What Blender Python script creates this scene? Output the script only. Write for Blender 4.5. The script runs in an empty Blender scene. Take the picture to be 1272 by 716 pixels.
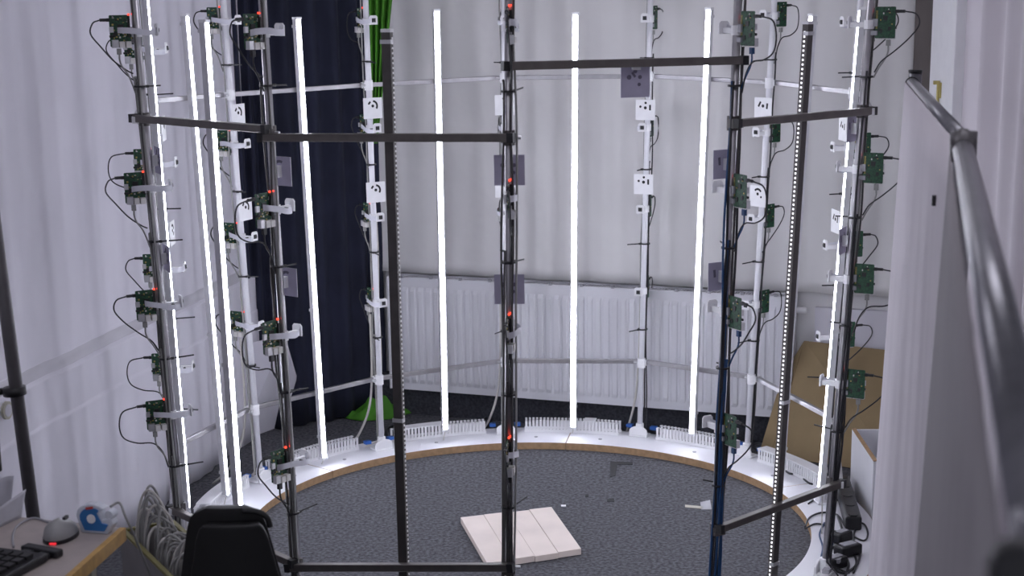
import bpy, math, random
from mathutils import Vector, Matrix, noise
random.seed(7)
sc = bpy.context.scene
C = sc.collection

# ------------------------------------------------------------------ camera
F_PX, XP, YP, TH, RO, H = 1956.2, 636.0, 422.0, 0.22264, -0.01463, 1.753
cam_d = bpy.data.cameras.new('camera'); cam = bpy.data.objects.new('camera', cam_d); C.objects.link(cam)
cam_d.sensor_fit = 'HORIZONTAL'; cam_d.sensor_width = 36.0; cam_d.lens = 36.0 * F_PX / 1272.0
cam_d.shift_y = (YP - 358.0) / 1272.0
cam.matrix_world = Matrix.Translation((0, 0, H)) @ Matrix.Rotation(math.pi / 2 - TH, 4, 'X') @ Matrix.Rotation(RO, 4, 'Z')
cam_d.clip_start = 0.02
cam_d.dof.use_dof = True; cam_d.dof.focus_distance = 5.0; cam_d.dof.aperture_fstop = 7.0
sc.camera = cam
# ------------------------------------------------------------------ light and exposure
sc.view_settings.view_transform = 'Standard'; sc.view_settings.look = 'None'
sc.view_settings.gamma = 1.0; sc.view_settings.use_curve_mapping = False
sc.view_settings.exposure = 0.55
LED_POWER = 20.0
world = bpy.data.worlds.new('world'); sc.world = world; world.use_nodes = True
world.node_tree.nodes['Background'].inputs[0].default_value = (0.80, 0.80, 0.95, 1)
world.node_tree.nodes['Background'].inputs[1].default_value = 0.30
FILL_POWER = 3.0

def ray(u, v):
    a = (u - XP) / F_PX; b = (v - YP) / F_PX
    cr, sr = math.cos(RO), math.sin(RO)
    x = a * cr + b * sr; y = -a * sr + b * cr
    c, s = math.cos(TH), math.sin(TH)
    return Vector((x, c - y * s, -s - y * c))
def onz(u, v, z=0.0):
    r = ray(u, v); return Vector((0, 0, H)) + r * ((z - H) / r.z)
def ony(u, v, Y):
    r = ray(u, v); return Vector((0, 0, H)) + r * (Y / r.y)
def onplane(u, v, p, n):
    r = ray(u, v); o = Vector((0, 0, H)); p = Vector(p); n = Vector(n)
    return o + r * ((p - o).dot(n) / r.dot(n))

# ------------------------------------------------------------------ materials
MATS = {}
def mat(name, col, rough=0.6, metal=0.0, noise_scale=None, noise_amt=0.15, bump=0.0, emit=None, strength=0.0, trans=0.0, bump_scale=None, col2=None):
    m = bpy.data.materials.new(name); m.use_nodes = True; nt = m.node_tree; b = nt.nodes['Principled BSDF']
    b.inputs['Base Color'].default_value = (*col, 1); b.inputs['Roughness'].default_value = rough; b.inputs['Metallic'].default_value = metal
    if noise_scale:
        tc = nt.nodes.new('ShaderNodeTexCoord'); nz = nt.nodes.new('ShaderNodeTexNoise')
        nz.inputs['Scale'].default_value = noise_scale; nz.inputs['Detail'].default_value = 4
        nt.links.new(tc.outputs['Object'], nz.inputs['Vector'])
        mx = nt.nodes.new('ShaderNodeMix'); mx.data_type = 'RGBA'
        c2 = col2 or tuple(c * (1 - noise_amt) for c in col); c1 = col if col2 else tuple(min(1, c * (1 + noise_amt)) for c in col)
        mx.inputs[6].default_value = (*c2, 1); mx.inputs[7].default_value = (*c1, 1)
        rp = nt.nodes.new('ShaderNodeValToRGB'); rp.color_ramp.elements[0].position = 0.35; rp.color_ramp.elements[1].position = 0.65
        nt.links.new(nz.outputs['Fac'], rp.inputs['Fac']); nt.links.new(rp.outputs['Color'], mx.inputs[0])
        nt.links.new(mx.outputs[2], b.inputs['Base Color'])
        if bump:
            bp = nt.nodes.new('ShaderNodeBump'); bp.inputs['Strength'].default_value = bump; bp.inputs['Distance'].default_value = 0.01
            if bump_scale:
                n2 = nt.nodes.new('ShaderNodeTexNoise'); n2.inputs['Scale'].default_value = bump_scale
                nt.links.new(tc.outputs['Object'], n2.inputs['Vector']); nt.links.new(n2.outputs['Fac'], bp.inputs['Height'])
            else: nt.links.new(nz.outputs['Fac'], bp.inputs['Height'])
            nt.links.new(bp.outputs['Normal'], b.inputs['Normal'])
    if emit:
        b.inputs['Emission Color'].default_value = (*emit, 1); b.inputs['Emission Strength'].default_value = strength
    if trans:
        b.inputs['Transmission Weight'].default_value = trans
    MATS[name] = m; return m
M_carpet = mat('carpet', (0.095, 0.096, 0.109), 0.95, 0, 85, 0.5, 0.6, bump_scale=400)
M_wall = mat('wall_paint', (0.72, 0.71, 0.72), 0.8, 0, 3, 0.03)
M_sheet = mat('white_sheet', (0.70, 0.685, 0.75), 0.85, 0, 2.2, 0.04)
M_backsheet = mat('white_back_sheet', (0.73, 0.72, 0.72), 0.85, 0, 2.0, 0.05, 0.5, bump_scale=9)
M_partfab = mat('partition_fabric', (0.66, 0.62, 0.66), 0.8, 0, 2.0, 0.04)
M_partfab2 = mat('partition_fabric_shaded', (0.27, 0.25, 0.265), 0.8, 0, 2.0, 0.05)  # near panel's shade put into a darker copy of the partition fabric
M_navy = mat('navy_fabric', (0.016, 0.019, 0.040), 0.9, 0, 6, 0.2)
M_green = mat('green_fabric', (0.060, 0.235, 0.014), 0.8, 0, 8, 0.2)
M_alu = mat('aluminium', (0.45, 0.44, 0.46), 0.36, 0.9, 30, 0.06)
M_litpole = mat('lit_pole_alu', (0.74, 0.74, 0.78), 0.4, 0.1, 20, 0.03)  # lit copy of the pole aluminium, lamp light put into the colour
M_shadealu = mat('shaded_bar_alu', (0.15, 0.138, 0.13), 0.42, 0.75, 30, 0.08)  # shaded copy of the bar aluminium, front bars' shade put into the colour
M_profile = mat('shaded_profile_alu', (0.10, 0.092, 0.09), 0.45, 0.6, 30, 0.08)  # dark copy for parts seen from behind, backlit shade in its colour
M_silver = mat('silver_profile', (0.62, 0.62, 0.65), 0.4, 0.4, 30, 0.05)
M_bundle = mat('bundle_cable', (0.060, 0.057, 0.056), 0.5, 0, 20, 0.1)
M_whitebd = mat('white_laminate', (0.76, 0.76, 0.80), 0.45, 0, 5, 0.03)
M_mdf = mat('mdf_edge', (0.42, 0.27, 0.15), 0.8, 0, 60, 0.12)
M_plastic = mat('white_plastic', (0.80, 0.80, 0.82), 0.4, 0, 20, 0.02)
M_greypl = mat('grey_plastic', (0.33, 0.33, 0.36), 0.5, 0, 20, 0.05)
M_blackpl = mat('black_plastic', (0.012, 0.012, 0.014), 0.42, 0, 20, 0.1)
M_chairpl = mat('chair_plastic', (0.010, 0.010, 0.011), 0.5, 0, 40, 0.1)
M_blackcab = mat('black_cable', (0.020, 0.020, 0.024), 0.5, 0, 20, 0.1)
M_greycab = mat('grey_cable', (0.30, 0.30, 0.29), 0.55, 0, 20, 0.08)
M_bluecab = mat('blue_cable', (0.010, 0.055, 0.16), 0.45, 0, 20, 0.1)
M_whitecab = mat('pale_cable', (0.55, 0.53, 0.50), 0.55, 0, 20, 0.08)
M_pcb = mat('circuit_green', (0.022, 0.10, 0.045), 0.5, 0, 160, 0.3, col2=(0.008, 0.035, 0.02))
M_chip = mat('chip_black', (0.015, 0.015, 0.016), 0.4, 0, 50, 0.1)
M_port = mat('port_metal', (0.60, 0.60, 0.62), 0.35, 0.6, 50, 0.05)
M_portw = mat('port_white', (0.72, 0.70, 0.68), 0.5, 0, 50, 0.05)
M_gold = mat('solder_gold', (0.45, 0.36, 0.12), 0.35, 0.7, 50, 0.1)
M_red = mat('red_light', (0.6, 0.03, 0.02), 0.4, 0, emit=(1, 0.06, 0.03), strength=1.6)
M_led = mat('led_diffuser', (0.9, 0.9, 0.95), 0.4, 0, emit=(0.86, 0.88, 1.0), strength=LED_POWER)
M_bead = mat('led_bead', (0.8, 0.8, 0.8), 0.4, 0, emit=(0.95, 0.93, 1.0), strength=1.1)
M_beaddim = mat('led_bead_dim', (0.7, 0.7, 0.7), 0.4, 0, emit=(0.95, 0.93, 1.0), strength=0.12)
M_fill = mat('fill_diffuser', (0.9, 0.9, 0.9), 0.4, 0, emit=(0.92, 0.90, 1.0), strength=FILL_POWER)
M_ribbon = mat('ribbon_white', (0.62, 0.62, 0.68), 0.4, 0, 30, 0.04)
M_card = mat('card_white', (0.80, 0.80, 0.82), 0.6, 0, 30, 0.02)
M_cardback = mat('card_back', (0.42, 0.40, 0.52), 0.7, 0, 30, 0.03)
M_ink = mat('ink', (0.012, 0.012, 0.014), 0.7, 0, 30, 0.1)
M_inkback = mat('ink_back', (0.13, 0.12, 0.17), 0.7, 0, 30, 0.1)
M_rad = mat('radiator_enamel', (0.70, 0.70, 0.74), 0.35, 0, 6, 0.02)
M_ledge = mat('ledge_grey', (0.54, 0.53, 0.57), 0.8, 0, 6, 0.04)
M_wood = mat('pale_wood', (0.74, 0.65, 0.59), 0.65, 0, 7, 0.06)
M_cardbd = mat('cardboard', (0.30, 0.22, 0.12), 0.9, 0, 5, 0.10)
M_desk = mat('desk_laminate', (0.40, 0.35, 0.33), 0.45, 0, 30, 0.05)
M_deskedge = mat('desk_edge', (0.50, 0.30, 0.09), 0.6, 0, 40, 0.15)
M_cream = mat('cream_leg', (0.42, 0.40, 0.32), 0.5, 0, 20, 0.05)
M_yellow = mat('yellow_edge', (0.20, 0.18, 0.06), 0.6, 0, 20, 0.1)
M_crate = mat('crate_grey', (0.20, 0.19, 0.19), 0.6, 0, 20, 0.06)
M_tapeblue = mat('tape_blue', (0.03, 0.16, 0.42), 0.5, 0, 20, 0.1)
M_blueclip = mat('blue_clip', (0.02, 0.10, 0.38), 0.5, 0, 20, 0.1)
M_paper = mat('paper', (0.55, 0.55, 0.60), 0.7, 0, 30, 0.05)
M_mouse = mat('mouse_grey', (0.30, 0.30, 0.30), 0.4, 0, 20, 0.05)
M_redglow = mat('mouse_glow', (0.5, 0.02, 0.02), 0.4, 0, emit=(1, 0.04, 0.06), strength=0.6)
M_pipe = mat('chrome_pipe', (0.24, 0.24, 0.26), 0.33, 0.9, 20, 0.1)
M_darkpipe = mat('dark_pipe', (0.13, 0.125, 0.13), 0.45, 0.5, 20, 0.08)
M_gap = mat('brown_jamb', (0.10, 0.085, 0.08), 0.8, 0, 6, 0.1)
M_darktape = mat('dark_tape', (0.022, 0.022, 0.025), 0.8, 0, 20, 0.1)
M_brass = mat('brass', (0.50, 0.42, 0.16), 0.4, 0.7, 20, 0.1)
M_darkskirt = mat('dark_skirting', (0.045, 0.047, 0.058), 0.95, 0, 95, 0.3)
M_clear = mat('clear_plastic', (0.62, 0.65, 0.72), 0.25, 0, 20, 0.02)

# ------------------------------------------------------------------ mesh helpers
class MB:
    def __init__(s): s.v = []; s.f = []; s.mi = []; s.cur = 0
    def box(s, c, size, rot=None):
        c = Vector(c); hx, hy, hz = (x / 2 for x in size); b = len(s.v)
        for dx, dy, dz in ((-1,-1,-1),(1,-1,-1),(1,1,-1),(-1,1,-1),(-1,-1,1),(1,-1,1),(1,1,1),(-1,1,1)):
            p = Vector((dx * hx, dy * hy, dz * hz))
            if rot: p = rot @ p
            s.v.append(tuple(c + p))
        for q in ((0,3,2,1),(4,5,6,7),(0,1,5,4),(1,2,6,5),(2,3,7,6),(3,0,4,7)): s.f.append(tuple(b + i for i in q)); s.mi.append(s.cur)
        return s
    def bar(s, a, b, w, h, up=(0, 0, 1)):
        a = Vector(a); b = Vector(b); d = (b - a); L = d.length; d.normalize()
        x = d.cross(Vector(up)).normalized(); z = x.cross(d).normalized()
        R = Matrix((x, d, z)).transposed()
        return s.box((a + b) / 2, (w, L, h), R)
    def tube(s, pts, r, n=6, cap=True, radii=None):
        pts = [Vector(p) for p in pts]; b = len(s.v); prev = None; N = len(pts)
        for i, p in enumerate(pts):
            t = (pts[min(i + 1, N - 1)] - pts[max(i - 1, 0)])
            if t.length < 1e-9: t = Vector((0, 0, 1))
            t.normalize()
            if prev is None:
                ref = Vector((0, 0, 1)) if abs(t.z) < 0.9 else Vector((1, 0, 0))
                x = t.cross(ref).normalized()
            else:
                x = (prev - t * prev.dot(t)).normalized()
            prev = x; y = t.cross(x); rr = radii[i] if radii else r
            for k in range(n):
                a = 2 * math.pi * k / n; s.v.append(tuple(p + (x * math.cos(a) + y * math.sin(a)) * rr))
        for i in range(N - 1):
            for k in range(n):
                s.f.append((b + i*n + k, b + i*n + (k+1) % n, b + (i+1)*n + (k+1) % n, b + (i+1)*n + k)); s.mi.append(s.cur)
        if cap:
            s.f.append(tuple(b + k for k in reversed(range(n)))); s.f.append(tuple(b + (N-1)*n + k for k in range(n))); s.mi += [s.cur] * 2
        return s
    def grid(s, fn, nu, nv):
        b = len(s.v)
        for j in range(nv + 1):
            for i in range(nu + 1): s.v.append(tuple(fn(i / nu, j / nv)))
        for j in range(nv):
            for i in range(nu):
                k = b + j * (nu + 1) + i; s.f.append((k, k + 1, k + nu + 2, k + nu + 1)); s.mi.append(s.cur)
        return s
    def prism(s, poly, h0, h1, fn):   # poly list of (a,b); fn(a,b,h)->world
        n = len(poly); b = len(s.v)
        for h in (h0, h1):
            for p in poly: s.v.append(tuple(fn(p[0], p[1], h)))
        s.f.append(tuple(b + i for i in reversed(range(n)))); s.f.append(tuple(b + n + i for i in range(n))); s.mi += [s.cur] * 2
        for i in range(n): s.f.append((b + i, b + (i+1) % n, b + n + (i+1) % n, b + n + i)); s.mi.append(s.cur)
        return s
    def mesh(s, name, mats, smooth=False):
        me = bpy.data.meshes.new(name); me.from_pydata(s.v, [], s.f)
        for m in (mats if isinstance(mats, (list, tuple)) else [mats]): me.materials.append(m)
        for p, i in zip(me.polygons, s.mi): p.material_index = i; p.use_smooth = smooth
        import bmesh
        bm = bmesh.new(); bm.from_mesh(me); bmesh.ops.recalc_face_normals(bm, faces=bm.faces); bm.to_mesh(me); bm.free()
        return me
    def build(s, name, mats, parent=None, smooth=False):
        return link(name, s.mesh(name, mats, smooth), parent)
def link(name, me, parent=None, loc=None, rotz=None):
    o = bpy.data.objects.new(name, me); C.objects.link(o)
    if parent: o.parent = parent
    if loc is not None: o.location = loc
    if rotz is not None: o.rotation_euler = (0, 0, rotz)
    return o
def tag(o, label, cat, group=None):
    o['label'] = label; o['category'] = cat
    if group: o['group'] = group
    return o
def thing(name, label, cat, loc=(0, 0, 0), rotz=0.0, group=None):
    o = bpy.data.objects.new(name, None); C.objects.link(o); o.location = loc; o.rotation_euler = (0, 0, rotz)
    o.empty_display_size = 0.05
    return tag(o, label, cat, group)
def struct(o): o['kind'] = 'structure'; return o
def stuff(o): o['kind'] = 'stuff'; return o
def cat_rom(P, n=8):
    P = [Vector(p) for p in P]; out = []
    Q = [P[0] * 2 - P[1]] + P + [P[-1] * 2 - P[-2]]
    for i in range(1, len(Q) - 2):
        a, b, c, d = Q[i-1], Q[i], Q[i+1], Q[i+2]
        for k in range(n):
            t = k / n
            out.append(0.5 * ((2*b) + (c - a)*t + (2*a - 5*b + 4*c - d)*t*t + (3*b - a - 3*c + d)*t**3))
    out.append(P[-1]); return out
def bevel(o, w=0.003, seg=2):
    m = o.modifiers.new('bevel', 'BEVEL'); m.width = w; m.segments = seg; m.limit_method = 'ANGLE'; return o
def solid(o, t=0.002):
    m = o.modifiers.new('solidify', 'SOLIDIFY'); m.thickness = t; m.offset = 0; return o

# ------------------------------------------------------------------ the room
RC = Vector((0.041, 4.904, 0))     # centre of the rig
W_L0, W_L1 = Vector((-1.28, 5.03, 0)), Vector((-1.06, 6.03, 0))
dl = (W_L1 - W_L0).normalized(); nl = Vector((dl.y, -dl.x, 0))           # into the room
RAD0, RAD1 = Vector((-0.50, 6.33, 0)), Vector((1.05, 5.78, 0))
db = (RAD1 - RAD0).normalized(); nb = Vector((db.y, -db.x, 0))          # towards the camera
if nb.y > 0: nb = -nb
WB = RAD0 - nb * 0.10                                                    # point on the back wall
corner_r = WB + db * 2.06
corner_l = WB - db * 0.9
struct(MB().box((0.2, 3.6, -0.05), (6.4, 7.6, 0.1)).build('floor', M_carpet))
def wall(name, a, b, back, z0=0, z1=2.7, t=0.08, m=M_wall):
    a = Vector(a); b = Vector(b); back = Vector(back).normalized() * t / 2
    return struct(MB().bar(a + back + Vector((0, 0, (z0+z1)/2)), b + back + Vector((0, 0, (z0+z1)/2)), t, z1 - z0).build(name, m))
LW0 = W_L0 - dl * 4.2; LW1 = W_L0 + dl * 1.85
wall('wall_left', LW0 - nl * 0.06, LW1 - nl * 0.06, -nl)
wall('wall_back', corner_l, corner_r + db * 0.1, -nb)
RW0 = corner_r.copy(); RW1 = Vector((1.52, 2.0, 0))
wall('wall_right', RW0 + Vector((.02, .1, 0)), RW1 + Vector((.02, 0, 0)), (1, 0, 0))
struct(MB().box((0.2, 4.0, 2.74), (5.4, 6.6, 0.08)).build('ceiling', M_wall))
for k, (lx, ly) in enumerate(((-0.7, 2.4), (0.7, 2.4), (0.04, 4.9))):  # unseen panels added under the ceiling to fill in light
    t = thing('fill_panel', ('unseen fill light panel added above the left desk side', 'unseen fill light panel added above the right fabric partition', 'unseen fill light panel added centrally above the pole ring')[k], 'ceiling lamp', (lx, ly, 2.66), 0, 'added fill lights')
    fr = MB()
    for sx in (-1, 1): fr.box((sx * 0.31, 0, 0), (0.02, 0.64, 0.08))
    for sy in (-1, 1): fr.box((0, sy * 0.31, 0), (0.60, 0.02, 0.08))
    fr.box((0, 0, 0.035), (0.60, 0.60, 0.01)); fr.build('frame', M_plastic, t)
    MB().box((0, 0, -0.03), (0.58, 0.58, 0.008)).build('diffuser', M_fill, t)

# left backdrop sheet over a wall with a ledge
def folds(s, z, seed, amp):
    f = 0
    for k, (w, a) in enumerate(((13.0, 0.25), (29.0, 0.30), (61.0, 0.16))):
        f += a * math.sin(w * s + seed * (k + 1.7) + 0.5 * noise.noise(Vector((s * 1.5, z * 0.5, seed + k))) * 4)
    # crease
    c = noise.noise(Vector((s * 11 + seed, z * 0.25, 3.3)))
    return amp * (f + 0.9 * c)
def sheet_left(a, b):
    s = a * (LW1 - LW0).length; z = 0.005 + b * 2.62
    off = folds(s, z, 1.3, 0.012 if z > .72 or z < .48 else .007)
    if z < 0.505: off += 0.028
    elif z < 0.635: off += 0.024
    elif z < 0.675: off += 0.005
    p = LW0 + dl * s + nl * off; return Vector((p.x, p.y, z))
zl = [0.005, .1, .2, .3, .4, .495, .503, .506, .51, .57, .63, .634, .637, .64, .655, .672, .676, .68, .75] + [0.8 + i * 0.13 for i in range(15)]
mb = MB(); NS = 360
for z in zl:
    for i in range(NS + 1): mb.v.append(tuple(sheet_left(i / NS, (z - 0.005) / 2.62)))
for j in range(len(zl) - 1):
    for i in range(NS):
        k = j * (NS + 1) + i; mb.f.append((k, k + 1, k + NS + 2, k + NS + 1)); mb.mi.append(1 if 0.637 <= zl[j] < 0.675 else 0)  # groove strip takes a greyer material, its shade put into the colour
o = mb.build('backdrop_sheet', [M_sheet, M_ledge], None, True)
tag(o, 'white draped backdrop sheet covering the left wall over a ledge', 'backdrop sheet', 'white backdrop sheets'); solid(o)

# back sheet
def sheet_back(a, b):
    s = -0.12 + a * 2.17; z = 0.60 + b * 2.0
    off = 0.035 + folds(s * 0.8, z, 4.1, 0.016)
    # diagonal tension creases
    off += 0.02 * math.sin(14 * (s * 0.6 + z * 0.5)) * max(0, noise.noise(Vector((s * 2, z * 2, 9))))
    p = WB + db * s + nb * off; return Vector((p.x, p.y, z))
o = MB().grid(sheet_back, 190, 44).build('backdrop_sheet', M_backsheet, None, True)
tag(o, 'white wrinkled backdrop sheet hanging on back wall above the radiator', 'backdrop sheet', 'white backdrop sheets'); solid(o)

# skirting panel of the back wall right of the radiator
struct(MB().bar(WB + db * 1.72 + nb * 0.012 + Vector((0, 0, .27)), corner_r + nb * 0.012 + Vector((0, 0, .27)), 0.02, 0.54).build('baseboard_back', M_sheet))

struct(MB().bar(corner_l + nb * 0.03 + Vector((0, 0, .085)), WB + db * 1.70 + nb * 0.03 + Vector((0, 0, .085)), 0.03, 0.17).build('baseboard_back', M_darkskirt))  # dark strip along the foot of the back wall

# right wall: dark jamb, door with latch, frame post, near curtain
def rw(u): # plan point on the right wall plane seen at column u, height of v=100
    return onplane(u, 60, (RW0.x - 0.045, 0, 0), (1, 0, 0)).y
X_R = RW0.x
y_a, y_b, y_c, y_d, y_e = 5.74, rw(1155), rw(1190), onplane(1214, 60, (RW0.x - 0.10, 0, 0), (1, 0, 0)).y, 2.0
struct(MB().box((X_R - 0.012, (y_a + y_b) / 2, 1.35), (0.03, abs(y_a - y_b), 2.7)).build('trim_1', M_gap))
dd = MB().box((X_R - 0.02, (y_b + y_c) / 2, 1.33), (0.045, abs(y_b - y_c) - 0.008, 2.60)).build('door_1', M_plastic); struct(dd); bevel(dd)
pl = onplane(1167, 112, (X_R - 0.045, 0, 0), (1, 0, 0))
MB().box((X_R - 0.045, pl.y, pl.z), (0.008, 0.030, 0.05)).tube([(X_R - 0.05, pl.y, pl.z - 0.12), (X_R - 0.05, pl.y, pl.z + 0.03)], 0.005, 8).box((X_R - 0.056, pl.y, pl.z + 0.025), (0.02, 0.012, 0.012)).build('latch', M_brass, dd)
tr = MB().box((X_R - 0.035, y_c - 0.035, 1.35), (0.075, 0.05, 2.7)).build('trim_2', M_plastic); struct(tr); bevel(tr)
struct(MB().box((X_R - 0.02, (y_c - 0.06 + y_d - .3) / 2, 1.35), (0.04, abs(y_c - 0.06 - y_d + .3), 2.7)).build('trim_3', M_partfab))
def near_curtain(a, b):
    s = a * 2.4; z = 0.02 + b * 2.6
    x = X_R - 0.10 + 0.022 * math.sin(s * 26 + 0.7 * math.sin(z)) + 0.012 * math.sin(s * 61 + 1)
    return Vector((x, y_d + 0.02 - s, z))
o = MB().grid(near_curtain, 200, 10).build('curtain', M_partfab, None, True); solid(o)
tag(o, 'white pleated curtain at the right picture edge, behind the pipe frame', 'curtain')

# radiator
t = thing('radiator', 'long white fluted panel radiator on the back wall', 'radiator', RAD0, math.atan2(db.y, db.x))
RL = (RAD1 - RAD0).length; Z0, Z1 = 0.12, 0.585
mb = MB(); nfl = 47; pitch = (RL - 0.04) / nfl; prof = [(0, 0.0)]
for k in range(nfl):
    x = 0.02 + k * pitch
    prof += [(x + pitch * .08, 0.0), (x + pitch * .22, -0.006), (x + pitch * .72, -0.006), (x + pitch * .86, 0.0)]
prof.append((RL, 0.0))
zz = [(Z0, 0), (Z0 + 0.028, 0), (Z0 + 0.045, 1), (Z1 - 0.05, 1), (Z1 - 0.033, 0), (Z1, 0)]
for z, w in zz:
    for x, y in prof: mb.v.append((x, y * w, z))
n = len(prof)
for j in range(len(zz) - 1):
    for i in range(n - 1): mb.f.append((j*n + i, j*n + i + 1, (j+1)*n + i + 1, (j+1)*n + i)); mb.mi.append(0)
mb.build('front_panel', M_rad, t)
MB().box((RL / 2, 0.075, (Z0 + Z1) / 2), (RL, 0.012, Z1 - Z0)).build('rear_panel', M_rad, t)
for x in (-0.004, RL + 0.004): bevel(MB().box((x, 0.038, (Z0 + Z1) / 2 + 0.003), (0.008, 0.09, Z1 - Z0 + 0.006)).build('side_cover', M_rad, t), 0.002)
g = MB()
g.box((RL / 2, 0.003, Z1 + 0.003), (RL, 0.008, 0.008)).box((RL / 2, 0.076, Z1 + 0.003), (RL, 0.008, 0.008))
for k in range(150): g.box((0.005 + k * (RL - .01) / 149, 0.04, Z1 + 0.001), (0.0035, 0.07, 0.004))
stuff(g.build('top_grille', M_rad, t))
for k in range(13):
    MB().box((0.06 + k * (RL - 0.12) / 12, -0.001, Z1 + 0.010), (0.012, 0.012, 0.010)).build('clip', M_greypl, t)
MB().tube([(RL + .005, .04, Z1 - 0.05), (RL + .05, .04, Z1 - 0.05)], 0.012, 10).tube([(RL + .03, .04, Z1 - 0.05), (RL + .03, .09, Z1 - 0.05)], 0.009, 8).build('valve', M_plastic, t)
for x in (0.25, RL / 2, RL - 0.25): MB().box((x, 0.088, 0.35), (0.03, 0.03, 0.30)).build('bracket', M_rad, t)

# navy curtain in the left corner
NC = [Vector((-1.05, 6.10, 0)), Vector((-0.93, 6.16, 0)), Vector((-0.75, 6.27, 0)), Vector((-0.56, 6.42, 0)), Vector((-0.50, 6.50, 0))]
NCs = cat_rom(NC, 12)
def navy(a, b):
    f = a * (len(NCs) - 1); i = min(int(f), len(NCs) - 2); p = NCs[i].lerp(NCs[i + 1], f - i)
    d = (NCs[i + 1] - NCs[i]).normalized(); n = Vector((d.y, -d.x, 0))
    z = 0.006 + b * 2.6
    w = 0.022 * math.sin(a * 58 + 0.8 * math.sin(a * 9) + 0.3 * z) + 0.012 * math.sin(a * 23 + 2)
    p = p + n * (w * (0.7 + 0.3 * b)); return Vector((p.x, p.y, z))
o = MB().grid(navy, 220, 16).build('curtain', M_navy, None, True); solid(o, 0.003)
tag(o, 'dark navy pleated curtain hanging in the left rear corner', 'curtain')
# green curtain
YG = 6.08
gtop_l, gtop_r = ony(452, -60, YG), ony(493, -60, YG)
gbot_l, gbot_r = ony(463, 178, YG), ony(469, 178, YG)
def green(a, b):
    L = gbot_l.lerp(gtop_l, b); R = gbot_r.lerp(gtop_r, b); p = L.lerp(R, a)
    return p + Vector((0, 0.020 * math.sin(a * 24 + 1.2 * b), 0))
o = MB().grid(green, 60, 30).build('curtain', M_green, None, True); solid(o, 0.003)
tag(o, 'bright green gathered curtain beside the navy curtain', 'curtain')
def cloth(c, rx, ry, h, seed, rot):
    cr, sr = math.cos(rot), math.sin(rot)
    def fn(a, b):
        th = a * 2 * math.pi; r = b
        wob = 1 + 0.28 * noise.noise(Vector((math.cos(th) * 1.5, math.sin(th) * 1.5, seed)))
        x, y = rx * r * wob * math.cos(th), ry * r * wob * math.sin(th)
        z = h * max(0, (1 - r ** 1.5)) * (0.7 + 1.1 * noise.noise(Vector((x * 20, y * 26, seed + 3)))) + 0.012 * abs(noise.noise(Vector((x * 40, y * 40, seed)))) * (1 - r) + 0.004
        return Vector((c[0] + x * cr - y * sr, c[1] + x * sr + y * cr, max(0.003, z)))
    return MB().grid(fn, 48, 12)
o = cloth((-0.565, 6.33), 0.135, 0.075, 0.085, 2.0, 0.15).build('crumpled_cloth', M_green, None, True); solid(o)
tag(o, 'bright green crumpled cloth on carpet below the radiator end', 'cloth')
c0 = onz(382, 520)
o = cloth((c0.x + .0, c0.y), 0.06, 0.05, 0.03, 7.0, 0.2).build('crumpled_cloth', M_green, None, True); solid(o)
tag(o, 'small scrap of green cloth on carpet below the navy curtain', 'cloth')
# white board flap leaning at the foot of the left wall
A_, B_, D_, E_ = onz(368, 522, 0.004), onz(378, 515, 0.004), ony(352, 410, 6.10), ony(322, 500, 5.95)
flap = MB()
P1 = [onz(300, 548, .004), onz(381, 518, .004), ony(352, 418, 6.02), ony(300, 430, 5.98)]
flap.v = [tuple(p) for p in P1] + [tuple(p + Vector((0.004, 0.012, 0.003))) for p in P1]
flap.f = [(0,1,2,3),(7,6,5,4),(0,4,5,1),(1,5,6,2),(2,6,7,3),(3,7,4,0)]; flap.mi = [0] * 6
o = flap.build('leaning_board', M_sheet); tag(o, 'white board leaning against left wall foot beside the navy curtain', 'board')

# ------------------------------------------------------------------ base ring
R_IN, R_OUT, R_T = 0.916, 1.125, 0.028
ring = thing('base_ring', 'white laminated ring of board segments lying on the carpet', 'base ring', RC)
NSEG = 6
for k in range(NSEG):
    a0 = math.radians(-40 + k * 60) + 0.0016; a1 = math.radians(-40 + (k + 1) * 60) - 0.0016
    mb = MB(); n = 28
    for i in range(n + 1):
        a = a0 + (a1 - a0) * i / n
        for r, z in ((R_IN, 0.001), (R_OUT, 0.001), (R_OUT, R_T), (R_IN, R_T)): mb.v.append((r * math.cos(a), r * math.sin(a), z))
    for i in range(n):
        b = i * 4
        for q, (e, f_) in enumerate(((0, 1), (1, 2), (2, 3), (3, 0))):
            mb.f.append((b + e, b + f_, b + 4 + f_, b + 4 + e)); mb.mi.append(0 if q == 2 else 1)
    mb.f += [(0, 1, 2, 3), (n*4 + 3, n*4 + 2, n*4 + 1, n*4)]; mb.mi += [1, 1]
    seg = mb.build('ring_segment', [M_whitebd, M_mdf], ring)
    for s in (0.12, 0.5, 0.88):
        a = a0 + (a1 - a0) * s; r = (R_IN + R_OUT) / 2 - 0.03
        MB().tube([(r * math.cos(a), r * math.sin(a), R_T - 0.001), (r * math.cos(a), r * math.sin(a), R_T + 0.002)], 0.007, 10).build('screw_cap', M_greypl, seg)

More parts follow.
